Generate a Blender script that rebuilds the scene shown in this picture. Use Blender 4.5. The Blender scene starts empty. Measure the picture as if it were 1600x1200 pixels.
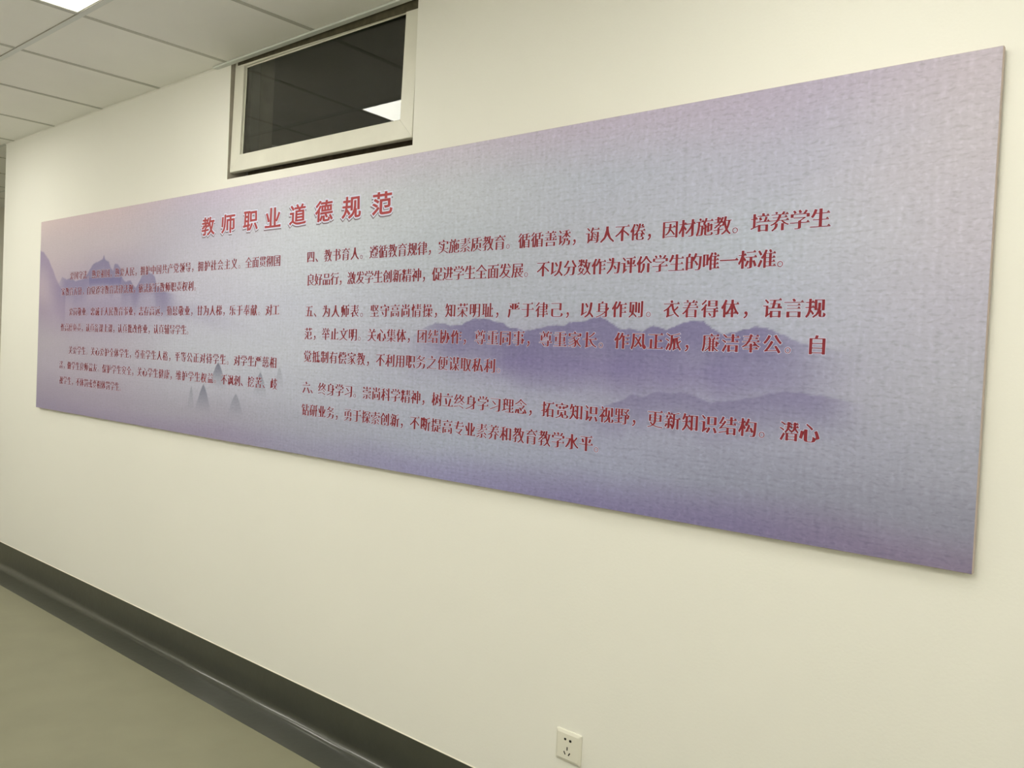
import bpy, bmesh, math, random
import numpy as np
from mathutils import Vector, Matrix

random.seed(4)
S = bpy.context.scene
COL = S.collection
F0 = 1.40            # eye height above the floor (metres)

# ------------------------------------------------------------------ camera
cam = bpy.data.cameras.new('camera')
cam_o = bpy.data.objects.new('camera', cam)
COL.objects.link(cam_o)
YAW, PITCH, ROLL, FPX, DIST = (-0.713571, -0.027547, 0.044869, 1332.743741, 1.90189)
cy_, sy_ = math.cos(YAW), math.sin(YAW)
fwd = Vector((sy_ * math.cos(PITCH), cy_ * math.cos(PITCH), math.sin(PITCH)))
right = Vector((cy_, -sy_, 0))
up = right.cross(fwd)
r_ = right * math.cos(ROLL) + up * math.sin(ROLL)
u_ = -right * math.sin(ROLL) + up * math.cos(ROLL)
M = Matrix((r_, u_, -fwd)).transposed().to_4x4()
M.translation = Vector((0, -DIST, F0))
cam_o.matrix_world = M
cam.sensor_width = 36.0
cam.lens = FPX / 1600 * 36.0
cam.clip_start = 0.02
S.camera = cam_o

# ------------------------------------------------------------------ world, exposure
w = bpy.data.worlds.new('night')
w.use_nodes = True
w.node_tree.nodes['Background'].inputs[0].default_value = (0.012, 0.013, 0.016, 1)
w.node_tree.nodes['Background'].inputs[1].default_value = 0.3
S.world = w
S.view_settings.view_transform = 'Standard'
S.view_settings.look = 'None'
S.view_settings.exposure = 0.0
S.view_settings.gamma = 1.0
S.view_settings.use_curve_mapping = False
LAMP_COLOUR = (1.0, 0.978, 0.865, 1)
LAMP_POWER = 9.5

# ------------------------------------------------------------------ helpers
def lin(c):
    return [((v / 255) / 12.92 if v / 255 <= .04045 else ((v / 255 + .055) / 1.055) ** 2.4) for v in c]

def material(name, col, rough=0.6, spec=0.5, noise=None, bump=None, metal=0.0):
    """col linear rgb; noise=(scale, amount); bump=(scale, distance)"""
    m = bpy.data.materials.new(name)
    m.use_nodes = True
    nt = m.node_tree
    b = nt.nodes['Principled BSDF']
    b.inputs['Base Color'].default_value = (*col, 1)
    b.inputs['Roughness'].default_value = rough
    b.inputs['Specular IOR Level'].default_value = spec
    b.inputs['Metallic'].default_value = metal
    tc = nt.nodes.new('ShaderNodeTexCoord')
    if noise:
        n = nt.nodes.new('ShaderNodeTexNoise')
        n.inputs['Scale'].default_value = noise[0]
        n.inputs['Detail'].default_value = 5
        nt.links.new(tc.outputs['Object'], n.inputs['Vector'])
        r = nt.nodes.new('ShaderNodeMapRange')
        r.inputs['From Min'].default_value = 0.25
        r.inputs['From Max'].default_value = 0.75
        r.inputs['To Min'].default_value = 1 - noise[1]
        r.inputs['To Max'].default_value = 1 + noise[1]
        nt.links.new(n.outputs['Fac'], r.inputs['Value'])
        vm = nt.nodes.new('ShaderNodeVectorMath')
        vm.operation = 'SCALE'
        vm.inputs[0].default_value = col
        nt.links.new(r.outputs['Result'], vm.inputs['Scale'])
        nt.links.new(vm.outputs['Vector'], b.inputs['Base Color'])
    if bump:
        n2 = nt.nodes.new('ShaderNodeTexNoise')
        n2.inputs['Scale'].default_value = bump[0]
        n2.inputs['Detail'].default_value = 3
        nt.links.new(tc.outputs['Object'], n2.inputs['Vector'])
        bp = nt.nodes.new('ShaderNodeBump')
        bp.inputs['Distance'].default_value = bump[1]
        nt.links.new(n2.outputs['Fac'], bp.inputs['Height'])
        nt.links.new(bp.outputs['Normal'], b.inputs['Normal'])
    return m

def obj(name, me, mat=None, parent=None):
    if isinstance(me, bmesh.types.BMesh):
        bm = me
        me = bpy.data.meshes.new(name)
        bmesh.ops.recalc_face_normals(bm, faces=bm.faces)
        bm.to_mesh(me)
        bm.free()
    if mat and not me.materials:
        me.materials.append(mat)
    o = bpy.data.objects.new(name, me)
    COL.objects.link(o)
    if parent:
        o.parent = parent
    return o

def empty(name, loc=(0, 0, 0), label=None, cat=None, group=None, parent=None):
    o = bpy.data.objects.new(name, None)
    o.empty_display_size = 0.1
    COL.objects.link(o)
    o.location = loc
    if parent: o.parent = parent
    if label: o['label'] = label
    if cat: o['category'] = cat
    if group: o['group'] = group
    return o

def add_box(bm, x0, x1, y0, y1, z0, z1, bevel=0, seg=2):
    vs = [bm.verts.new((x, y, z)) for x in (x0, x1) for y in (y0, y1) for z in (z0, z1)]
    fs = [(0, 1, 3, 2), (4, 6, 7, 5), (0, 4, 5, 1), (2, 3, 7, 6), (0, 2, 6, 4), (1, 5, 7, 3)]
    faces = [bm.faces.new([vs[i] for i in f]) for f in fs]
    if bevel:
        es = list({e for f in faces for e in f.edges})
        bmesh.ops.bevel(bm, geom=es, offset=bevel, segments=seg, profile=.6, affect='EDGES')

def box(name, x0, x1, y0, y1, z0, z1, mat, parent=None, bevel=0, seg=2):
    bm = bmesh.new()
    add_box(bm, x0, x1, y0, y1, z0, z1, bevel, seg)
    return obj(name, bm, mat, parent)

def prism_x(bm, prof, x0, x1, cap=True):
    """extrude a closed (y,z) profile along x"""
    a = [bm.verts.new((x0, y, z)) for y, z in prof]
    b = [bm.verts.new((x1, y, z)) for y, z in prof]
    n = len(prof)
    for i in range(n):
        bm.faces.new((a[i], a[(i + 1) % n], b[(i + 1) % n], b[i]))
    if cap:
        bm.faces.new(a[::-1]); bm.faces.new(b)

def structure(o):
    o['kind'] = 'structure'
    return o

# ------------------------------------------------------------------ dimensions (z above floor)
CEIL = F0 + 1.18
SLAB = CEIL + 0.35
GX, T = -2.674, 0.6          # ceiling grid origin and module
XW, XE, XC = -8.674, 2.726, -5.812   # far wall, end wall, free corner of the poster wall
YS, YN = -2.4, 3.6
BT = 0.020                   # poster stands this far off the wall
KP = (DIST - BT) / (DIST - 0.025)    # the print was measured for a 25 mm board; rescaled for its real depth
WT = 0.21                    # wall thickness

M_wall = material('wall_paint', (0.87, 0.86, 0.81), 0.75, 0.3, noise=(1.1, 0.012), bump=(140, 0.0003))
M_wall2 = material('wall_paint_far', (0.80, 0.77, 0.68), 0.75, 0.3, noise=(1.1, 0.012))
M_floor = material('vinyl_floor', (0.245, 0.236, 0.160), 0.42, 0.5, noise=(5, 0.07), bump=(200, 0.0001))
M_tile = material('ceiling_tile', (0.91, 0.91, 0.87), 0.9, 0.2, noise=(3.0, 0.02), bump=(260, 0.0004))
M_tee = material('tee_bar_grey', (0.72, 0.75, 0.72), 0.45, 0.4)
M_cross = material('cross_tee_grey', (0.52, 0.52, 0.47), 0.5, 0.4)
M_slab = material('concrete_slab', (0.2, 0.2, 0.19), 0.9, 0.2, noise=(4, 0.1))
M_base = material('coved_skirting_vinyl', (0.041, 0.043, 0.032), 0.30, 0.5, noise=(9, 0.10), bump=(30, 0.0006))
M_base.node_tree.nodes['Principled BSDF'].inputs['Coat Weight'].default_value = .45
M_base.node_tree.nodes['Principled BSDF'].inputs['Coat Roughness'].default_value = .07
M_bead = material('pale_sealant', (0.80, 0.76, 0.66), 0.5, 0.4)
M_upvc = material('window_white_plastic', (0.76, 0.745, 0.66), 0.38, 0.5, noise=(7, 0.06))
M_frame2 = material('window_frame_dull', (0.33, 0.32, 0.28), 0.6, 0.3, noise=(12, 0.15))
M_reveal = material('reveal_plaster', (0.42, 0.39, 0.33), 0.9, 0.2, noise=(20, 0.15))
M_gasket = material('black_gasket', (0.02, 0.02, 0.02), 0.6, 0.3)
M_socket = material('socket_plastic', (0.80, 0.78, 0.69), 0.25, 0.5)
M_hole = material('socket_hole_dark', (0.012, 0.010, 0.008), 0.7, 0.2)
M_edge = material('poster_edge_wrap', (0.56, 0.47, 0.43), 0.7, 0.3, noise=(60, 0.05))

def glass_material():
    m = bpy.data.materials.new('window_glass')
    m.use_nodes = True
    b = m.node_tree.nodes['Principled BSDF']
    b.inputs['Base Color'].default_value = (0.80, 0.83, 0.80, 1)
    b.inputs['Roughness'].default_value = 0.0
    b.inputs['IOR'].default_value = 1.5
    b.inputs['Transmission Weight'].default_value = 1.0
    return m
M_glass = glass_material()

def lamp_material():
    m = bpy.data.materials.new('lamp_diffuser')
    m.use_nodes = True
    nt = m.node_tree
    nt.nodes.remove(nt.nodes['Principled BSDF'])
    e = nt.nodes.new('ShaderNodeEmission')
    e.inputs[0].default_value = LAMP_COLOUR
    e.inputs[1].default_value = LAMP_POWER
    nt.links.new(e.outputs[0], nt.nodes['Material Output'].inputs[0])
    return m
M_lamp = lamp_material()

# ------------------------------------------------------------------ setting: floor, walls
structure(box('floor', XW, XE, YS, YN, -0.1, 0.0, M_floor))
structure(box('wall_south', XW - .2, XE + .2, YS - .2, YS, -0.1, SLAB, M_wall))
structure(box('wall_east', XE, XE + .2, YS, YN, -0.1, SLAB, M_wall))
structure(box('wall_west', XW - .2, XW, YS, YN + .2, -0.1, SLAB, M_wall2))
structure(box('wall_far_north', XW - .2, XE + .2, YN, YN + .2, -0.1, SLAB, M_wall2))
structure(box('wall_corner', XC, XC + .2, WT, YN, 0.0, SLAB, M_wall))

# wall_north carries the poster; opening for the high window, whose edges are a little out of true
OX0, OX1 = -3.266, -2.1265
OZL, OZR = F0 + 0.7006, F0 + 0.694
OZT = F0 + 1.27
bm = bmesh.new()
def ring(y):
    xs = (XC, OX0, OX1, XE)
    g = {}
    for i, x in enumerate(xs):
        zb = OZL + (OZR - OZL) * (x - OX0) / (OX1 - OX0) if i in (1, 2) else OZL
        for j, z in enumerate((0.0, zb, OZT, SLAB)):
            g[i, j] = bm.verts.new((x, y, z))
    return g
a, b = ring(0.0), ring(WT)
for i in range(3):
    for j in range(3):
        if (i, j) == (1, 1): continue
        bm.faces.new((a[i, j], a[i + 1, j], a[i + 1, j + 1], a[i, j + 1]))
        bm.faces.new((b[i, j], b[i, j + 1], b[i + 1, j + 1], b[i + 1, j]))
def side(p, q):
    return bm.faces.new((a[p], a[q], b[q], b[p]))
for j in range(3):
    side((0, j), (0, j + 1)); side((3, j), (3, j + 1))
for i in range(3):
    side((i, 0), (i + 1, 0)); side((i, 3), (i + 1, 3))
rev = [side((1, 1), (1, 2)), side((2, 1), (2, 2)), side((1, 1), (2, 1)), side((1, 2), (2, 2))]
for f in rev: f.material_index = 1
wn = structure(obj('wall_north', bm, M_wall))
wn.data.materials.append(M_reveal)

# ------------------------------------------------------------------ suspended ceiling
ceil = structure(box('ceiling', XW - .2, XE + .2, YS - .2, YN + .2, SLAB, SLAB + .1, M_slab))
tile_bm = bmesh.new()
add_box(tile_bm, -0.2965, 0.2965, -0.2965, 0.2965, 0.0015, 0.014, 0.0015, 1)
tile_me = bpy.data.meshes.new('ceiling_tile')
bmesh.ops.recalc_face_normals(tile_bm, faces=tile_bm.faces)
tile_bm.to_mesh(tile_me); tile_bm.free()
tile_me.materials.append(M_tile)
nx0, nx1 = round((XW - GX) / T), round((XE - GX) / T)
LIGHTS = [(-1, -2), (-5, -2), (3, -2), (7, -2)] + [(i, -4) for i in range(-9, 9, 2)]
LIGHT_CELLS = set(LIGHTS)
FAR_LIGHTS = [(-8, 2)]
for i in range(nx0, nx1):
    for j in range(-4, 6):
        if j >= 0 and i >= -5: continue
        if (i, j) in LIGHT_CELLS or (i, j) in FAR_LIGHTS: continue
        xc = GX + T * (i + .5)
        if j >= 0 and xc + .3 > XC:                     # tile cut where the poster wall ends
            if xc - .3 > XC: continue
            t = box('ceiling_tile', xc - .2965, XC - .005, T * j + .0035, T * j + .5965, CEIL + .0015, CEIL + .014, M_tile, ceil, .0015, 1)
            continue
        t = obj('ceiling_tile', tile_me, None, ceil)
        t.location = (xc, T * (j + .5), CEIL + random.uniform(0, .0006))
        t.rotation_euler = (random.uniform(-.0008, .0008), random.uniform(-.0008, .0008), 0)

def tee(name, x0, x1, y0, y1, mat):
    bm = bmesh.new()
    add_box(bm, x0, x1, y0, y1, CEIL, CEIL + .0012)
    if x1 - x0 > y1 - y0:
        m_ = (y0 + y1) / 2; add_box(bm, x0, x1, m_ - .001, m_ + .001, CEIL + .0012, CEIL + .03)
    else:
        m_ = (x0 + x1) / 2; add_box(bm, m_ - .001, m_ + .001, y0, y1, CEIL + .0012, CEIL + .03)
    return obj(name, bm, mat, ceil)
H = .0115
for j in range(-3, 6):
    y = T * j
    tee('main_tee', XW, XE if j < 0 else XC - .004, y - H, y + H, M_tee) if j != 0 else tee('main_tee', XW, XC - .004, -H, H, M_tee)
for i in range(nx0 + 1, nx1):
    x = GX + T * i
    for j in range(-4, 6):
        if j >= 0 and x > XC - .02: continue
        y0 = T * j + H; y1 = T * (j + 1) - H
        if j == -1 and x > XC: y1 = -0.003
        tee('cross_tee', x - H, x + H, y0, y1, M_cross)
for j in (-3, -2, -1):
    box('painted_tee_shadow', XW, XE, T * j - H - .0022, T * j - H, CEIL - .0012, CEIL + .004, M_frame2, ceil)  # dark strip standing in for the shadow line beside each main tee
# metal wall angle, only left uncovered above the window
bm = bmesh.new()
add_box(bm, -3.372, -2.085, -0.022, 0.0, CEIL - .0075, CEIL - .0063)
add_box(bm, -3.372, -2.085, -0.0012, 0.0, CEIL - .0063, CEIL + .012)
add_box(bm, -3.372, -2.085, -0.022, -.0205, CEIL - .0063, CEIL + .0)
obj('wall_angle', bm, M_tee, ceil)
# thin painted bead closing the joint left of the window
for x0, x1 in ((XC, -3.372), (-2.085, XE)):
    bm = bmesh.new()
    prism_x(bm, [(-.006, CEIL + .001), (0, CEIL - .004), (0, CEIL + .004)], x0, x1)
    obj('joint_filler', bm, M_wall, ceil)

# ------------------------------------------------------------------ coved skirting, laid up the wall and out on to the floor
HB = F0 - 1.2464
prof = [(0.0, HB), (-.0035, HB)]
R = 0.034
cy0, cz0 = -.0035 - R, R + .0025
for k in range(13):
    a_ = math.pi / 2 * k / 12
    prof.append((cy0 + R * math.cos(a_), cz0 - R * math.sin(a_)))
TAIL = -.140
prof += [(TAIL + .03, .0025), (TAIL, .0004), (TAIL, 0), (0, 0)]
bm = bmesh.new()
n_seg = 60
rows_ = []
for k in range(n_seg + 1):
    x = XC + (XE - XC) * k / n_seg
    wob = .0012 * math.sin(k * 1.9) + .0009 * math.sin(k * .7 + 1)
    rows_.append([bm.verts.new((x, y - (wob if 1 < q < 15 else (wob * .0)), z + (abs(wob) * .4 if 6 < q < 15 else 0))) for q, (y, z) in enumerate(prof)])
n = len(prof)
for k in range(n_seg):
    for q in range(n):
        bm.faces.new((rows_[k][q], rows_[k][(q + 1) % n], rows_[k + 1][(q + 1) % n], rows_[k + 1][q]))
bm.faces.new(rows_[0]); bm.faces.new(rows_[-1][::-1])
base = structure(obj('baseboard_north', bm, M_base))
for q, pl in enumerate(base.data.polygons): pl.use_smooth = True
bpy_mod = base.modifiers.new('edges', 'EDGE_SPLIT'); bpy_mod.split_angle = math.radians(40)
bm = bmesh.new()
prism_x(bm, [(0, HB), (-.0032, HB), (-.0026, HB + .0016), (0, HB + .0028)], XC, XE)
obj('sealant_bead', bm, M_bead, base)
structure(box('baseboard_south', XW, XE, YS, YS + .004, 0, .15, M_base))

# ------------------------------------------------------------------ ceiling light panels
for k, (i, j) in enumerate(LIGHTS + FAR_LIGHTS):
    x0, y0 = GX + T * i, T * j
    lab = ['square white light panel glowing in the ceiling grid, at the top left of the photo',
           'square white ceiling light panel above the left end of the poster, beside its wall',
           'square white ceiling light panel above the right half of the poster, beside its wall',
           'square white ceiling light panel past the right end of the poster, beside its wall',
           'square white light panel in the ceiling of the far space round the corner'][k if k < 4 else 4]
    grp = None
    if 4 <= k < len(LIGHTS):
        lab = 'square white light panel in the second ceiling row, out of the photo behind the camera'
        grp = 'ceiling lights of the second row'
    t = empty('light_panel', (x0 + .3, y0 + .3, CEIL), lab, 'ceiling light', grp)
    bm = bmesh.new()
    o_, i_ = .2965, .2815
    for (xa, xb, ya, yb) in ((-o_, o_, -o_, -i_), (-o_, o_, i_, o_), (-o_, -i_, -i_, i_), (i_, o_, -i_, i_)):
        add_box(bm, xa, xb, ya, yb, .0015, .012)
    obj('frame', bm, M_upvc, t)
    box('diffuser', -i_, i_, -i_, i_, .004, .009, M_lamp, t)

# ------------------------------------------------------------------ window_1: fixed frame deep in the opening, sash hanging nearly flush with the wall
win = structure(empty('window_1', (0, 0, 0)))
fx0, fx1, fz0, fz1 = OX0 + .001, OX1 - .001, OZL + .001, OZT - .001
bm = bmesh.new()
FW = .032
add_box(bm, fx0, fx0 + FW, .082, .125, fz0 + .0, fz1, .002, 1)
add_box(bm, fx1 - FW, fx1, .082, .125, fz0 + .0, fz1, .002, 1)
add_box(bm, fx0 + FW, fx1 - FW, .082, .125, fz1 - FW, fz1, .002, 1)
obj('fixed_frame', bm, M_frame2, win)
box('frame_sill', fx0 + FW, fx1 - FW, .075, .135, fz0 - .004, fz0 + .040, material('brown_frame_sill', (.13, .10, .065), .7, .2, noise=(25, .4)), win, .002, 1)
SW, SH, FACE, DEP = 1.124, .500, .068, .022
sash = empty('sash', (-3.2625, .0075, F0 + 0.7288), parent=win)
sash.rotation_euler = (-.0185, 0.0050, 0)
def mitred(name, pts_out, pts_in):
    """one mitred length of sash: outer edge pts, inner edge pts in (x,z), face at y=0, with a stepped bead to the glass"""
    bm = bmesh.new()
    (ox0, oz0), (ox1, oz1) = pts_out
    (ix0, iz0), (ix1, iz1) = pts_in
    def lerp(a, b, t): return a + (b - a) * t
    secs = []
    # profile: t across the face (0 outer, 1 inner), y depth
    pr = [(0, DEP), (0, .003), (.035, 0), (.955, 0), (1.0, .002), (1.0, .0125), (1.07, .0125), (1.07, .0135), (1.0, DEP)]
    for end in (0, 1):
        o0 = (ox0, oz0) if end == 0 else (ox1, oz1)
        i0 = (ix0, iz0) if end == 0 else (ix1, iz1)
        secs.append([bm.verts.new((lerp(o0[0], i0[0], t), y, lerp(o0[1], i0[1], t))) for t, y in pr])
    m = len(pr)
    for q in range(m):
        bm.faces.new((secs[0][q], secs[0][(q + 1) % m], secs[1][(q + 1) % m], secs[1][q]))
    bm.faces.new(secs[0]); bm.faces.new(secs[1][::-1])
    return obj(name, bm, M_upvc, sash)
g = .0004
A0, B0, C0, D0 = (0, 0), (SW, 0), (SW, SH), (0, SH)
a0, b0, c0, d0 = (FACE, FACE), (SW - FACE, FACE), (SW - FACE, SH - FACE), (FACE, SH - FACE)
def sh(p, dx, dz): return (p[0] + dx, p[1] + dz)
mitred('bottom_rail', (sh(A0, g, 0), sh(B0, -g, 0)), (sh(a0, g, 0), sh(b0, -g, 0)))
mitred('top_rail', (sh(D0, g, 0), sh(C0, -g, 0)), (sh(d0, g, 0), sh(c0, -g, 0)))
mitred('stile', (sh(A0, 0, g), sh(D0, 0, -g)), (sh(a0, 0, g), sh(d0, 0, -g)))
mitred('stile', (sh(B0, 0, g), sh(C0, 0, -g)), (sh(b0, 0, g), sh(c0, 0, -g)))
box('glass_pane', FACE + .001, SW - FACE - .001, .0137, .0187, FACE + .001, SH - FACE - .001, M_glass, sash)
# dark rubber seal round the back of the sash
bm = bmesh.new()
for (xa, xb, za, zb) in ((.004, SW - .004, .004, .012), (.004, SW - .004, SH - .012, SH - .004), (.004, .012, .012, SH - .012), (SW - .012, SW - .004, .012, SH - .012)):
    add_box(bm, xa, xb, DEP, DEP + .006, za, zb)
obj('seal', bm, M_gasket, sash)

# brown strip added to darken the head of the sash, wider towards the right
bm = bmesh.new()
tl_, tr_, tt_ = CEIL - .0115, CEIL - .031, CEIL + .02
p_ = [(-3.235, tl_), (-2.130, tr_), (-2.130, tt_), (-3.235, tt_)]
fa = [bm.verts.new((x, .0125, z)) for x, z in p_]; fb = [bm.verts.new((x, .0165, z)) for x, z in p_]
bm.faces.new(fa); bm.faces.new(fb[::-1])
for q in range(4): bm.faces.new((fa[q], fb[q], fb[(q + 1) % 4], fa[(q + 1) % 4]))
dt_ = obj('dark_head_strip', bm, material('dark_brown_strip', (.10, .09, .06), .9, .1, noise=(30, .3)), win)
dt_['label'] = 'dark brown strip added along the top of the sash'

# ------------------------------------------------------------------ power socket
sk = empty('wall_socket', (-1.3765, 0, F0 - 1.0620), 'small white square power socket low on the wall below the poster', 'socket')
bm = bmesh.new()
s0, s1, dp = .043, .0355, .0085
lo = [(-s0, -s0), (s0, -s0), (s0, s0), (-s0, s0)]
def rr(half, rad, y, n=4):
    out = []
    for cx, cz, a0_ in ((half - rad, -half + rad, -90), (half - rad, half - rad, 0), (-half + rad, half - rad, 90), (-half + rad, -half + rad, 180)):
        for q in range(n + 1):
            t_ = math.radians(a0_ + 90 * q / n)
            out.append(bm.verts.new((cx + rad * math.cos(t_), y, cz + rad * math.sin(t_))))
    return out
levels = [rr(s0, .003, 0), rr(s0, .003, -.0035), rr(s0 - .001, .003, -.0052), rr(s1, .003, -dp + .0003), rr(s1 - .001, .003, -dp)]
for A_, B_ in zip(levels, levels[1:]):
    for q in range(len(A_)):
        bm.faces.new((A_[q], A_[(q + 1) % len(A_)], B_[(q + 1) % len(A_)], B_[q]))
bm.faces.new(levels[0][::-1]); bm.faces.new(levels[-1])
obj('face_plate', bm, M_socket, sk)
def slot(cx, cz, wv, hv, ang, hexa=False):
    bm = bmesh.new()
    if hexa:
        pts = [(wv * math.cos(math.radians(t_)), hv * math.sin(math.radians(t_))) for t_ in (0, 50, 130, 180, 230, 310)]
    else:
        pts = [(-wv, -hv), (wv, -hv), (wv, hv), (-wv, hv)]
    c_, s_ = math.cos(ang), math.sin(ang)
    pts = [(cx + x * c_ - z * s_, cz + x * s_ + z * c_) for x, z in pts]
    f = bm.faces.new([bm.verts.new((x, -dp - .0004, z)) for x, z in pts])
    r = bmesh.ops.extrude_face_region(bm, geom=[f])
    for v in r['geom']:
        if isinstance(v, bmesh.types.BMVert): v.co.y += .0012
    obj('pin_hole', bm, M_hole, sk)
slot(-.0092, .0200, .0040, .0042, 0, True)
slot(.0085, .0190, .0044, .0044, 0, True)
slot(-.0012, -.0050, .0016, .0048, 0)
slot(-.0095, -.0185, .0016, .0048, .55)
slot(.0062, -.0190, .0016, .0048, -.55)

# ------------------------------------------------------------------ the poster
PX0, PX1, PZ0, PZ1 = [v * (DIST - .025) / (DIST - .03) for v in (-5.1497, -0.3967, -0.3823, 0.6551)]
poster = empty('wall_poster', ((PX0 + PX1) / 2, 0, F0 + PZ0),
               'long lavender landscape-format poster board with misty mountains and red Chinese text on the wall', 'poster')
px_real = [v * KP for v in (PX0, PX1, PZ0, PZ1)]
OX, OZ = poster.location.x, poster.location.z
def P(o):                      # parts are built in room coordinates, moved under the poster
    o.parent = poster
    o.location = (-OX, 0, -OZ)
    return o
P(box('backing_board', px_real[0], px_real[1], -BT + .0006, -.005, F0 + px_real[2], F0 + px_real[3], M_edge, None, .003, 2))
P(box('wall_batten', PX0 + .05, PX1 - .05, -.005, 0, F0 + PZ0 + .05, F0 + PZ1 - .05, M_frame2))

# printed picture: colours worked out point by point on a fine grid (mist, peaks, ranges)
NXG, NZG = 1150, 270
gx = np.linspace(PX0 + .0015, PX1 - .0015, NXG)
gz = np.linspace(PZ0 + .0015, PZ1 - .0015, NZG)
XX, ZZ = np.meshgrid(gx, gz)
rng = np.random.default_rng(5)
def vnoise(x, z, seed):
    r = np.random.default_rng(seed).random((64, 64))
    xi, zi = np.floor(x).astype(int), np.floor(z).astype(int)
    fx, fz = x - xi, z - zi
    fx, fz = fx * fx * (3 - 2 * fx), fz * fz * (3 - 2 * fz)
    g = lambda a, b: r[a % 64, b % 64]
    return (g(xi, zi) * (1 - fx) + g(xi + 1, zi) * fx) * (1 - fz) + (g(xi, zi + 1) * (1 - fx) + g(xi + 1, zi + 1) * fx) * fz
def fbm(x, z, seed, o=4):
    s, a_, t_ = 0, .5, 0
    for k in range(o):
        s = s + a_ * vnoise(x * 2 ** k + 7 * k, z * 2 ** k + 3 * k, seed + k); t_ += a_; a_ *= .5
    return s / t_ - .5
# colour table: rows from top to bottom, columns along the board (x metres)
TX = np.array([-5.15, -4.3, -3.4, -2.6, -1.9, -1.3, -.85, -.40])
TZ = np.array([.655, .50, .33, .16, .0, -.15, -.28, -.382])
TAB = np.array([[(217, 193, 175), (221, 196, 184), (206, 188, 189), (213, 197, 195), (210, 197, 193), (199, 184, 186), (186, 172, 175), (200, 185, 177)],
     [(201, 183, 171), (208, 191, 183), (198, 189, 188), (209, 208, 196), (203, 202, 193), (187, 186, 184), (185, 180, 180), (201, 189, 180)],
     [(194, 174, 168), (180, 165, 170), (202, 195, 191), (205, 205, 195), (192, 193, 186), (186, 184, 181), (185, 186, 182), (199, 189, 183)],
     [(172, 154, 158), (176, 160, 170), (197, 191, 190), (198, 196, 192), (187, 186, 183), (180, 180, 178), (181, 180, 180), (191, 183, 180)],
     [(182, 169, 165), (187, 175, 175), (196, 193, 188), (197, 195, 190), (179, 175, 177), (160, 152, 162), (173, 169, 172), (186, 181, 177)],
     [(181, 168, 167), (185, 172, 172), (189, 184, 181), (188, 186, 184), (179, 178, 180), (168, 165, 172), (165, 162, 168), (172, 169, 168)],
     [(169, 155, 158), (173, 160, 163), (172, 164, 164), (174, 171, 172), (174, 175, 178), (164, 163, 171), (154, 152, 158), (152, 148, 151)],
     [(159, 145, 154), (161, 147, 156), (158, 145, 156), (161, 155, 165), (154, 147, 169), (138, 128, 153), (133, 122, 144), (143, 128, 139)]], float)
REF = np.array(lin((236, 229, 203)))
def tolin(c):
    c = c / 255.
    return np.where(c <= .04045, c / 12.92, ((c + .055) / 1.055) ** 2.4)
wx = XX + .25 * fbm(XX * 1.3, ZZ * 3, 11); wz = ZZ + .10 * fbm(XX * 1.1, ZZ * 2.5, 21)
def interp_tab(x, z):
    ix = np.clip(np.searchsorted(TX, x) - 1, 0, len(TX) - 2)
    tz = -TZ
    iz = np.clip(np.searchsorted(tz, -z) - 1, 0, len(TZ) - 2)
    fx = np.clip((x - TX[ix]) / (TX[ix + 1] - TX[ix]), 0, 1); fz = np.clip((-z - tz[iz]) / (tz[iz + 1] - tz[iz]), 0, 1)
    fx = fx * fx * (3 - 2 * fx) * .5 + fx * .5; fz = fz * fz * (3 - 2 * fz) * .5 + fz * .5
    fx, fz = fx[..., None], fz[..., None]
    return (TAB[iz, ix] * (1 - fx) + TAB[iz, ix + 1] * fx) * (1 - fz) + (TAB[iz + 1, ix] * (1 - fx) + TAB[iz + 1, ix + 1] * fx) * fz
C3 = interp_tab(wx, wz)
def blend(C3, a_, col):
    a_ = np.clip(a_, 0, 1)[..., None]
    return C3 * (1 - a_) + np.array(col, float) * a_
def smooth(t): 
    t = np.clip(t, 0, 1); return t * t * (3 - 2 * t)
def ridge(C3, pts, col, amp, fade, rough=.006, soft=.004, xfade=.08, seed=1, tex=.35, flat=.0, level=None):
    """fill below a ridge line, densest at `flat` below the crest then dissolving into mist over `fade`"""
    px_, pz_ = np.array(pts).T
    h = np.interp(XX, px_, pz_, left=-9, right=-9) + rough * 2 * fbm(XX * 34, XX * 0, seed, 4)
    d = h - ZZ
    ed = smooth(d / soft)
    if level is not None: d = np.where(d > 0, level - ZZ, 0)
    fl = fade * (1 + .6 * fbm(XX * 3, ZZ * 4, seed + 9))
    body = 1 - smooth((d - flat) / fl)
    xf = smooth((XX - px_[0]) / xfade) * smooth((px_[-1] - XX) / xfade)
    return blend(C3, amp * ed * body * xf * (1 + tex * fbm(XX * 6, ZZ * 12, seed + 5)), col)
PURPLE = (123, 113, 140)
C3 = ridge(C3, [(-5.2, .54), (-5.157, .502), (-5.11, .489), (-5.045, .45), (-4.988, .396), (-4.941, .345), (-4.887, .30), (-4.8, .25)], (156, 138, 152), .85, .22, .004, .012, .01, 31, .3, .02)
C3 = ridge(C3, [(-4.95, .30), (-4.887, .312), (-4.856, .342), (-4.796, .327), (-4.739, .336), (-4.681, .314), (-4.603, .322), (-4.543, .346), (-4.514, .371),
                (-4.47, .396), (-4.419, .406), (-4.383, .414), (-4.366, .418), (-4.352, .440), (-4.338, .418), (-4.324, .410), (-4.295, .400), (-4.272, .369), (-4.243, .352), (-4.231, .389),
                (-4.196, .385), (-4.16, .358), (-4.144, .315), (-4.102, .295), (-4.056, .303), (-4.001, .262), (-3.97, .292), (-3.94, .321), (-3.897, .334),
                (-3.847, .329), (-3.815, .311), (-3.79, .268), (-3.70, .240), (-3.58, .225)], (139, 128, 150), .78, .15, .004, .006, .16, 41, .35, .02)
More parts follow.
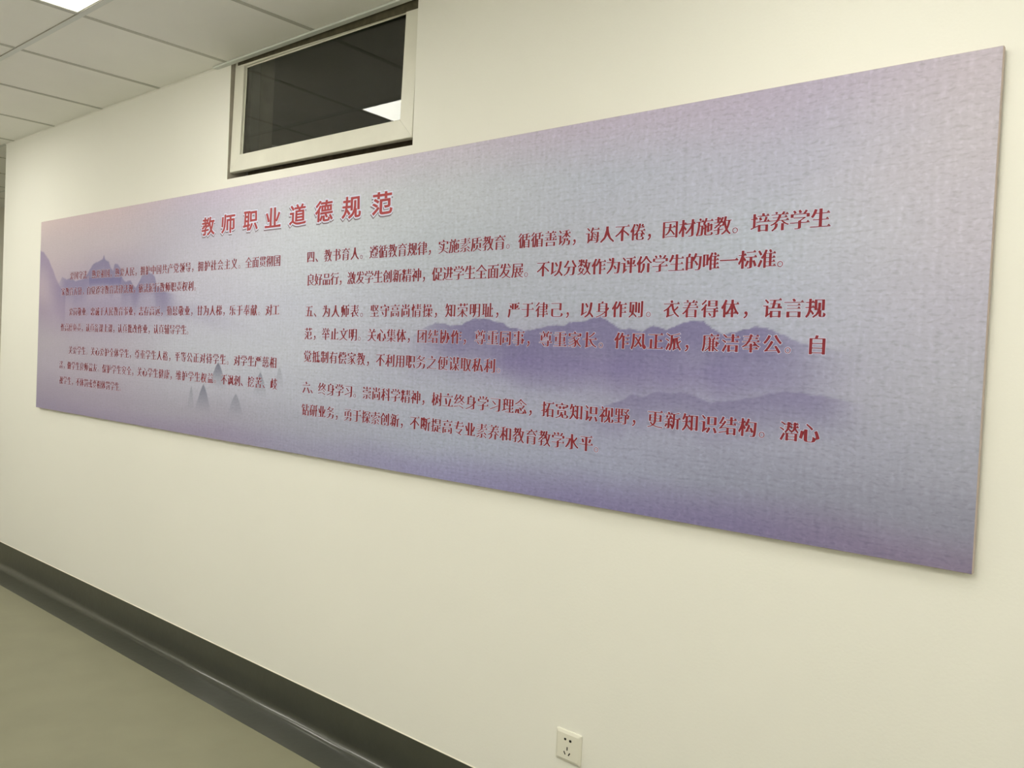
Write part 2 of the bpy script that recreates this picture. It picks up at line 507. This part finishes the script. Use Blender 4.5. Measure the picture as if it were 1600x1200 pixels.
C3 = ridge(C3, [(-4.52, .328), (-4.15, .318), (-4.148, .318)], (120, 112, 144), .7, .035, .001, .004, .01, 51, .1, .02)
C3 = ridge(C3, [(-4.9, .22), (-4.4, .25), (-3.9, .24), (-3.4, .20), (-2.9, .10)], (150, 140, 156), .40, .11, .01, .08, .5, 61, .8, .01)
for pk, hh, ww, am in ((-3.242, -.059, .052, .85), (-3.354, -.156, .046, .85), (-3.454, -.166, .022, .4), (-2.928, -.086, .040, .55), (-3.10, -.181, .05, .5), (-2.80, -.06, .03, .25)):
    C3 = ridge(C3, [(pk - ww * 1.9, hh - .17), (pk - ww * 1.1, hh - .085), (pk - ww * .62, hh - .040), (pk - ww * .32, hh - .016), (pk, hh), (pk + ww * .30, hh - .014), (pk + ww * .6, hh - .035), (pk + ww * 1.1, hh - .08), (pk + ww * 1.9, hh - .17)],
               (122, 121, 127), am, .115, .0015, .006, .01, int(70 + pk * -10), .2, .005, hh)
C3 = ridge(C3, [(-2.14, .04), (-2.044, .075), (-2.0, .092), (-1.957, .105), (-1.899, .101), (-1.844, .102), (-1.804, .117), (-1.785, .123), (-1.712, .118), (-1.66, .105),
                (-1.605, .090), (-1.515, .098), (-1.447, .104), (-1.426, .115), (-1.372, .118), (-1.34, .126), (-1.298, .124), (-1.271, .102), (-1.256, .095),
                (-1.231, .102), (-1.191, .089), (-1.159, .103), (-1.122, .098), (-1.086, .110), (-1.05, .118), (-1.015, .116), (-.994, .101), (-.963, .089),
                (-.930, .092), (-.906, .100), (-.866, .104), (-.827, .094), (-.788, .077), (-.70, .06), (-.6, .05)], PURPLE, .88, .185, .0075, .003, .34, 81, .35, .035)
C3 = ridge(C3, [(-1.9, .02), (-1.6, .04), (-1.3, .035), (-1.0, .03), (-.7, .02)], (128, 114, 148), .5, .12, .004, .05, .3, 85, .6, .02)
C3 = ridge(C3, [(-1.40, -.12), (-1.306, -.108), (-1.265, -.1), (-1.236, -.085), (-1.217, -.074), (-1.187, -.077), (-1.168, -.071), (-1.131, -.059), (-1.094, -.065),
                (-1.076, -.059), (-1.04, -.058), (-1.014, -.068), (-.984, -.078), (-.954, -.072), (-.921, -.067), (-.873, -.056), (-.842, -.046), (-.797, -.04),
                (-.737, -.042), (-.694, -.051), (-.6, -.06)], (134, 125, 146), .8, .11, .005, .004, .16, 91, .3, .008)
lavender = C3
alb = np.clip(tolin(lavender) / REF * .78, 0, .95)
verts = np.empty((NZG * NXG, 3), np.float32)
verts[:, 0] = XX.ravel() * KP; verts[:, 1] = -BT; verts[:, 2] = ZZ.ravel() * KP + F0
idx = np.arange(NZG * NXG).reshape(NZG, NXG)
quads = np.stack([idx[:-1, :-1], idx[:-1, 1:], idx[1:, 1:], idx[1:, :-1]], -1).reshape(-1, 4)
me = bpy.data.meshes.new('printed_face')
me.vertices.add(len(verts)); me.vertices.foreach_set('co', verts.ravel())
me.loops.add(quads.size); me.loops.foreach_set('vertex_index', quads.ravel().astype(np.int32))
me.polygons.add(len(quads)); me.polygons.foreach_set('loop_start', (np.arange(len(quads)) * 4).astype(np.int32))
me.update(calc_edges=True)
ca = me.color_attributes.new('print', 'FLOAT_COLOR', 'POINT')
buf = np.ones((NZG * NXG, 4), np.float32); buf[:, :3] = alb.reshape(-1, 3)
ca.data.foreach_set('color', buf.ravel())
m = bpy.data.materials.new('poster_print')
m.use_nodes = True
nt = m.node_tree
b = nt.nodes['Principled BSDF']
b.inputs['Roughness'].default_value = .62
b.inputs['Specular IOR Level'].default_value = .25
at = nt.nodes.new('ShaderNodeAttribute'); at.attribute_name = 'print'
tc = nt.nodes.new('ShaderNodeTexCoord')
# coarse linen weave: warped threads, each thread cell with its own tone
nz = nt.nodes.new('ShaderNodeTexNoise'); nz.inputs['Scale'].default_value = 9; nz.inputs['Detail'].default_value = 3
nt.links.new(tc.outputs['Object'], nz.inputs['Vector'])
sc_ = nt.nodes.new('ShaderNodeVectorMath'); sc_.operation = 'SCALE'; sc_.inputs['Scale'].default_value = .022
nt.links.new(nz.outputs['Color'], sc_.inputs[0])
ad = nt.nodes.new('ShaderNodeVectorMath'); ad.operation = 'ADD'
nt.links.new(tc.outputs['Object'], ad.inputs[0]); nt.links.new(sc_.outputs[0], ad.inputs[1])
def weave(sx, sz, seed):
    mp = nt.nodes.new('ShaderNodeMapping'); mp.inputs['Scale'].default_value = (sx, 0, sz); mp.inputs['Location'].default_value = (seed, 0, seed * .37)
    nt.links.new(ad.outputs[0], mp.inputs['Vector'])
    n = nt.nodes.new('ShaderNodeTexNoise'); n.inputs['Scale'].default_value = 1; n.inputs['Detail'].default_value = 1.5
    nt.links.new(mp.outputs[0], n.inputs['Vector'])
    return n.outputs['Fac']
def wave(axis, period):
    wv = nt.nodes.new('ShaderNodeTexWave'); wv.bands_direction = axis; wv.inputs['Scale'].default_value = 1 / period / 3.18
    wv.inputs['Distortion'].default_value = 0
    nt.links.new(ad.outputs[0], wv.inputs['Vector'])
    return wv.outputs['Fac']
def math_(op, a_, b_):
    n = nt.nodes.new('ShaderNodeMath'); n.operation = op
    for k, v in enumerate((a_, b_)):
        if isinstance(v, (int, float)): n.inputs[k].default_value = v
        else: nt.links.new(v, n.inputs[k])
    return n.outputs[0]
def ramp(v, lo, hi, t0, t1):
    n = nt.nodes.new('ShaderNodeMapRange'); n.clamp = True
    for k, x in (('From Min', lo), ('From Max', hi), ('To Min', t0), ('To Max', t1)): n.inputs[k].default_value = x
    nt.links.new(v, n.inputs['Value'])
    return n.outputs['Result']
w1 = ramp(weave(58, 150, 3.1), .52, .68, .0, -.13)      # dark dashes between the weft threads
w2 = ramp(weave(88, 80, 8.7), .52, .72, .0, .11)        # pale knots
w3 = ramp(weave(9, 150, 5.3), .3, .7, -.035, .035)      # long weft streaks
w4 = ramp(weave(70, 9, 1.9), .3, .7, -.03, .03)         # faint warp streaks
wa = wave('X', .018); wb = wave('Z', .0115)
chk = ramp(math_('MULTIPLY', wa, wb), 0, 1, -.018, .03)
sx_ = nt.nodes.new('ShaderNodeSeparateXYZ'); nt.links.new(tc.outputs['Object'], sx_.inputs[0])
s2_ = math_('ADD', math_('ADD', math_('ADD', w1, w2), math_('ADD', w3, w4)), chk)
s2_ = math_('MULTIPLY', s2_, ramp(sx_.outputs['X'], -4.9, -1.6, .30, 1.0))      # the linen pattern is printed fainter towards the left
fac = math_('ADD', s2_, 1.015)
vm = nt.nodes.new('ShaderNodeVectorMath'); vm.operation = 'SCALE'
nt.links.new(at.outputs['Color'], vm.inputs[0]); nt.links.new(fac, vm.inputs['Scale'])
nt.links.new(vm.outputs[0], b.inputs['Base Color'])
bp = nt.nodes.new('ShaderNodeBump'); bp.inputs['Distance'].default_value = .0004
nt.links.new(s2_, bp.inputs['Height']); nt.links.new(bp.outputs[0], b.inputs['Normal'])
P(obj('printed_face', me, m))

# ------------------------------------------------------------------ lettering
cu = bpy.data.curves.new('glyph_source', 'FONT')
cu.size = 1
go = bpy.data.objects.new('glyph_source', cu)
COL.objects.link(go)
_glyphs = {}
def glyph(ch):
    """outlines of one character as closed polylines in em units (box 0..1, baseline 0)"""
    if ch in _glyphs: return _glyphs[ch]
    cu.body = ch
    cu.update_tag(); 
    dg = bpy.context.evaluated_depsgraph_get(); dg.update()
    ge = go.evaluated_get(dg)
    c = ge.to_curve(dg, apply_modifiers=False)
    loops = []
    for s in c.splines:
        pts = []
        bp_ = s.bezier_points
        n = len(bp_)
        for i in range(n):
            p, q = bp_[i], bp_[(i + 1) % n]
            p0, p1, p2, p3 = p.co, p.handle_right, q.handle_left, q.co
            pts.append((p0.x, p0.y))
            d = (p3 - p0)
            L = d.length
            if L < 1e-6: continue
            bulge = max(abs(d.x * (k.y - p0.y) - d.y * (k.x - p0.x)) / L for k in (p1, p2))
            if bulge > .004:
                for t_ in ((.5,) if L < .12 else (.33, .67)):
                    u = 1 - t_
                    v = p0 * u ** 3 + p1 * 3 * u * u * t_ + p2 * 3 * u * t_ * t_ + p3 * t_ ** 3
                    pts.append((v.x, v.y))
        out = []
        for q in pts:
            if not out or math.hypot(q[0] - out[-1][0], q[1] - out[-1][1]) > .004: out.append(q)
        if len(out) > 2 and math.hypot(out[0][0] - out[-1][0], out[0][1] - out[-1][1]) < .004: out.pop()
        if len(out) > 2: loops.append(out)
    ge.to_curve_clear()
    # make filled area lie to the left of every loop (outer ccw, holes cw)
    def area(l): return sum(l[i][0] * l[(i + 1) % len(l)][1] - l[(i + 1) % len(l)][0] * l[i][1] for i in range(len(l))) / 2
    if loops:
        big = max(loops, key=lambda l: abs(area(l)))
        if area(big) < 0: loops = [l[::-1] for l in loops]
    _glyphs[ch] = loops
    return loops

def offset(loops, hx, hy, lim=3.0):
    """move every edge outwards by hx*nx^2 + hy*ny^2 (vertical strokes by hx, horizontal strokes by hy)"""
    res = []
    for l in loops:
        n = len(l); N = []
        for i in range(n):
            dx, dy = l[(i + 1) % n][0] - l[i][0], l[(i + 1) % n][1] - l[i][1]
            L = math.hypot(dx, dy)
            N.append((dy / L, -dx / L))
        out = []
        for i in range(n):
            n1, n2 = N[i - 1], N[i]
            d1 = hx * n1[0] ** 2 + hy * n1[1] ** 2
            d2 = hx * n2[0] ** 2 + hy * n2[1] ** 2
            det = n1[0] * n2[1] - n1[1] * n2[0]
            if abs(det) < .25:
                ax, ay = n1[0] + n2[0], n1[1] + n2[1]
                L = math.hypot(ax, ay) or 1
                vx, vy = ax / L * (d1 + d2) / 2, ay / L * (d1 + d2) / 2
            else:
                vx = (d1 * n2[1] - d2 * n1[1]) / det
                vy = (n1[0] * d2 - n2[0] * d1) / det
            m_ = math.hypot(vx, vy); mx = lim * max(abs(hx), abs(hy))
            if m_ > mx: vx, vy = vx / m_ * mx, vy / m_ * mx
            out.append((l[i][0] + vx, l[i][1] + vy))
        res.append(out)
    return res

def serifs(loops):
    """small triangular ticks on the right ends of horizontal strokes, as a Song face has"""
    tri = []
    for l in loops:
        n = len(l)
        for i in range(n):
            a_, b_, p, q = l[i], l[(i + 1) % n], l[i - 1], l[(i + 2) % n]
            dx, dy = b_[0] - a_[0], b_[1] - a_[1]
            if abs(dx) < .006 and .008 < dy < .10 and abs(a_[1] - p[1]) < .012 and abs(q[1] - b_[1]) < .012 and p[0] < a_[0] - .09 and q[0] < b_[0] - .09:
                x, z = b_
                tri.append([(x + .022, z - .010), (x - .050, z + .070), (x - .125, z - .010)])
    return tri

from mathutils.geometry import delaunay_2d_cdt
def triangulate(loops):
    """triangles of the union (winding number above zero) of closed loops"""
    vs, es = [], []
    for l in loops:
        o = len(vs)
        vs += [Vector(q) for q in l]
        es += [(o + i, o + (i + 1) % len(l)) for i in range(len(l))]
    V, _, Fc, _, _, _ = delaunay_2d_cdt(vs, es, [], 0, 1e-5, False)
    A_ = np.array([q for l in loops for q in l]); B_ = np.array([l[(i + 1) % len(l)] for l in loops for i in range(len(l))])
    out = []
    C_ = np.array([[sum(V[k][c] for k in f) / 3 for c in (0, 1)] for f in Fc])
    x, z = C_[:, 0:1], C_[:, 1:2]
    side_ = (B_[:, 0] - A_[:, 0]) * (z - A_[:, 1]) - (x - A_[:, 0]) * (B_[:, 1] - A_[:, 1])
    upw = (A_[:, 1] <= z) & (B_[:, 1] > z) & (side_ > 0); dnw = (A_[:, 1] > z) & (B_[:, 1] <= z) & (side_ < 0)
    wnd = upw.sum(1) - dnw.sum(1)
    return [(v.x, v.y) for v in V], [tuple(f) for f, w_ in zip(Fc, wnd) if w_ > 0]

_tri = {}
def fill_mesh(bm, key, loops, tf, y):
    if key not in _tri: _tri[key] = triangulate(loops)
    V, Fc = _tri[key]
    used = {k: bm.verts.new((*tf(*V[k]), y)) for k in {k for f in Fc for k in f}}
    for f in Fc: bm.faces.new([used[k] for k in f])

def loop_area(loops):
    return sum(l[i][0] * l[(i + 1) % len(l)][1] - l[(i + 1) % len(l)][0] * l[i][1] for l in loops for i in range(len(l))) / 2

def strip_mesh(bm, loops, outer, tf, y):
    for l, o in zip(loops, outer):
        n = len(l)
        A_ = [bm.verts.new((*tf(*q), y)) for q in l]; B_ = [bm.verts.new((*tf(*q), y)) for q in o]
        for i in range(n):
            bm.faces.new((A_[i], A_[(i + 1) % n], B_[(i + 1) % n], B_[i]))

def finish(name, bm, mat):
    """lettering meshes are drawn in (x, z) and stood upright just proud of the print"""
    for v in bm.verts:
        x, z, y = v.co
        v.co = (x * KP, y, F0 + (z - F0) * KP)
    for f in bm.faces:
        f.normal_update()
        if f.normal.y > 0: f.normal_flip()
    me = bpy.data.meshes.new(name); bm.to_mesh(me); bm.free()
    me.materials.append(mat)
    return me

M_ink = material('red_ink', [v for v in np.array(lin((138, 42, 46))) / REF * .78], .6, .25)
M_ink2 = material('title_red_ink', [v for v in np.array(lin((176, 70, 66))) / REF * .78], .6, .25)
M_halo = material('white_ink', [v for v in np.array(lin((214, 208, 206))) / REF * .78], .6, .25)
M_halo2 = material('title_white_ink', [v for v in np.array(lin((228, 224, 220))) / REF * .78], .6, .25)
M_drop = material('brown_grey_ink', [v for v in np.array(lin((138, 120, 118))) / REF * .78], .6, .25)

LINES = [
    ('\u3000\u3000爱国守法。热爱祖国，热爱人民，拥护中国共产党领导，拥护社会主义。全面贯彻国', [(0, -4.8551), (2, -4.7481), (7, -4.4839), (12, -4.2211), (17, -3.9578), (27, -3.4332), (34, -3.0622), (39, -2.8148)], 0.342),
    ('家教育方针，自觉遵守教育法律法规，依法履行教师职责权利。', [(0, -4.858), (6, -4.5365), (17, -3.9681), (27, -3.4588)], 0.26),
    ('\u3000\u3000爱岗敬业。忠诚于人民教育事业，志存高远，勤恳敬业，甘为人梯，乐于奉献。对工', [(0, -4.8534), (2, -4.7464), (7, -4.4831), (17, -3.9606), (22, -3.6924), (27, -3.4273), (32, -3.1687), (37, -2.9081), (39, -2.8131)], 0.153),
    ('作高度负责，认真备课上课，认真批改作业，认真辅导学生。', [(0, -4.8498), (6, -4.5365), (13, -4.1727), (20, -3.8107), (26, -3.5086)], 0.07),
    ('\u3000\u3000关爱学生。关心爱护全体学生，尊重学生人格，平等公正对待学生。对学生严慈相', [(0, -4.8467), (2, -4.7397), (7, -4.4684), (16, -3.9871), (23, -3.6061), (32, -3.1224), (38, -2.8149)], -0.049),
    ('济，做学生良师益友。保护学生安全，关心学生健康，维护学生权益。不讽刺、挖苦、歧', [(0, -4.8544), (2, -4.7501), (10, -4.3293), (17, -3.9568), (24, -3.5902), (31, -3.2148), (35, -3.0158), (38, -2.8569), (39, -2.8138)], -0.131),
    ('视学生，不体罚或变相体罚学生。', [(0, -4.8483), (4, -4.6372), (14, -4.1334)], -0.213),
    ('四、教书育人。遵循教育规律，实施素质教育。循循善诱，诲人不倦，因材施教。培养学生', [(0, -2.6497), (2, -2.5473), (7, -2.2934), (14, -1.9572), (21, -1.625), (26, -1.384), (31, -1.1452), (36, -0.906), (40, -0.7167)], 0.3465),
    ('良好品行，激发学生创新精神，促进学生全面发展。不以分数作为评价学生的唯一标准。', [(0, -2.6455), (5, -2.408), (14, -1.98), (23, -1.5505), (29, -1.2639), (31, -1.1697), (38, -0.8378)], 0.262),
    ('五、为人师表。坚守高尚情操，知荣明耻，严于律己，以身作则。衣着得体，语言规', [(0, -2.6468), (2, -2.5441), (7, -2.2769), (14, -1.9135), (19, -1.6526), (24, -1.3917), (29, -1.1301), (34, -0.8646), (37, -0.7142)], 0.147),
    ('范，举止文明。关心集体，团结协作，尊重同事，尊重家长。作风正派，廉洁奉公。自', [(0, -2.6475), (2, -2.5427), (7, -2.2863), (12, -2.0376), (17, -1.7824), (22, -1.5295), (27, -1.2747), (32, -1.0177), (37, -0.7564), (38, -0.7161)], 0.065),
    ('觉抵制有偿家教，不利用职务之便谋取私利。', [(0, -2.6462), (8, -2.2371), (19, -1.6882)], -0.018),
    ('六、终身学习。崇尚科学精神，树立终身学习理念，拓宽知识视野，更新知识结构。潜心', [(0, -2.6468), (2, -2.5511), (7, -2.3003), (14, -1.9571), (23, -1.5108), (30, -1.1621), (37, -0.81), (39, -0.7166)], -0.1325),
    ('钻研业务，勇于探索创新，不断提高专业素养和教育教学水平。', [(0, -2.6475), (5, -2.3976), (12, -2.0552), (16, -1.8561), (27, -1.3246)], -0.215)]
EM = .0478
for text, anchors, zc in LINES:
    fm, hm = bmesh.new(), bmesh.new()
    ai = [a_[0] for a_ in anchors]; ax_ = [a_[1] for a_ in anchors]
    for k, ch in enumerate(text):
        x_l, x_n = np.interp([k, k + 1], ai, ax_)
        if k + 1 > ai[-1]: x_l = ax_[-1] + (k - ai[-1]) * .05
        punct = ch in '，。、'
        if ch == '　': continue
        L0 = glyph(ch)
        dens = loop_area(L0)
        hx, hy = float(np.interp(dens, [.16, .26, .40], [.047, .038, .023])), float(np.interp(dens, [.16, .40], [-.0195, -.0115]))
        if punct and ch == '。': hx, hy = (-.004, -.008)
        elif punct: hx, hy = (.012, .006)
        if ch == '一' or ch == '二' or ch == '三': hy = -.010
        Lf = offset(L0, hx, hy)
        x0 = x_l - .001; z0 = F0 + zc - .5 * EM + .12 * EM
        tf = lambda x, z, x0=x0, z0=z0: (x0 + x * EM, z0 + z * EM)
        fill_mesh(fm, ch, Lf, tf, -BT - .0006)
        if not punct:
            for t_ in serifs(L0):
                f_ = [fm.verts.new((*tf(*q), -BT - .0006)) for q in t_]
                fm.faces.new(f_)
        halo = offset(Lf, .024, .024, 1.8)
        strip_mesh(hm, Lf, halo, tf, -BT - .0003)
    lo_ = obj('text_line', finish('text_line', fm, M_ink))
    P(lo_)
    lo_['kind'] = 'stuff'
    obj('text_outline', finish('text_outline', hm, M_halo), None, lo_)['kind'] = 'stuff'

TITLE = '教师职业道德规范'
TXS = [-3.4139, -3.2547, -3.0916, -2.9355, -2.7731, -2.6129, -2.4556, -2.2915]
for ch, xl in zip(TITLE, TXS):
    fm, hm, dm = bmesh.new(), bmesh.new(), bmesh.new()
    L0 = glyph(ch)
    xs_ = [q[0] for l in L0 for q in l]; zs_ = [q[1] for l in L0 for q in l]
    cx_, cz_ = (min(xs_) + max(xs_)) / 2, (min(zs_) + max(zs_)) / 2
    ex, ez = .098 / (max(xs_) - min(xs_)), .075 / (max(zs_) - min(zs_))
    # brush-like modelling: the foot fans out and sags like a written hand
    L1 = [[(x + .10 * (x - cx_) * (cz_ - z), z + .10 * (x - cx_) ** 2 * (1 if z < cz_ else .3)) for x, z in l] for l in L0]
    Lf = offset(L1, .025, .018)
    tf = lambda x, z, xl=xl: (xl + .055 + (x - cx_) * ex, F0 + .508 + (z - cz_) * ez)
    hl, dl = offset(Lf, .040, .058, 1.5), offset(Lf, .044, .062, 1.5)
    fill_mesh(fm, 'title' + ch, Lf, tf, -BT - .0009)
    fill_mesh(hm, 'white' + ch, hl, tf, -BT - .0006)
    sh_ = lambda x, z, t_=tf: (t_(x, z)[0] - .0015, t_(x, z)[1] - .0048)
    fill_mesh(dm, 'drop' + ch, dl, sh_, -BT - .0003)
    tl = P(obj('title_character', finish('title_character', fm, M_ink2)))
    obj('white_outline', finish('white_outline', hm, M_halo2), None, tl)
    obj('drop_shade', finish('drop_shade', dm, M_drop), None, tl)
bpy.data.objects.remove(go)
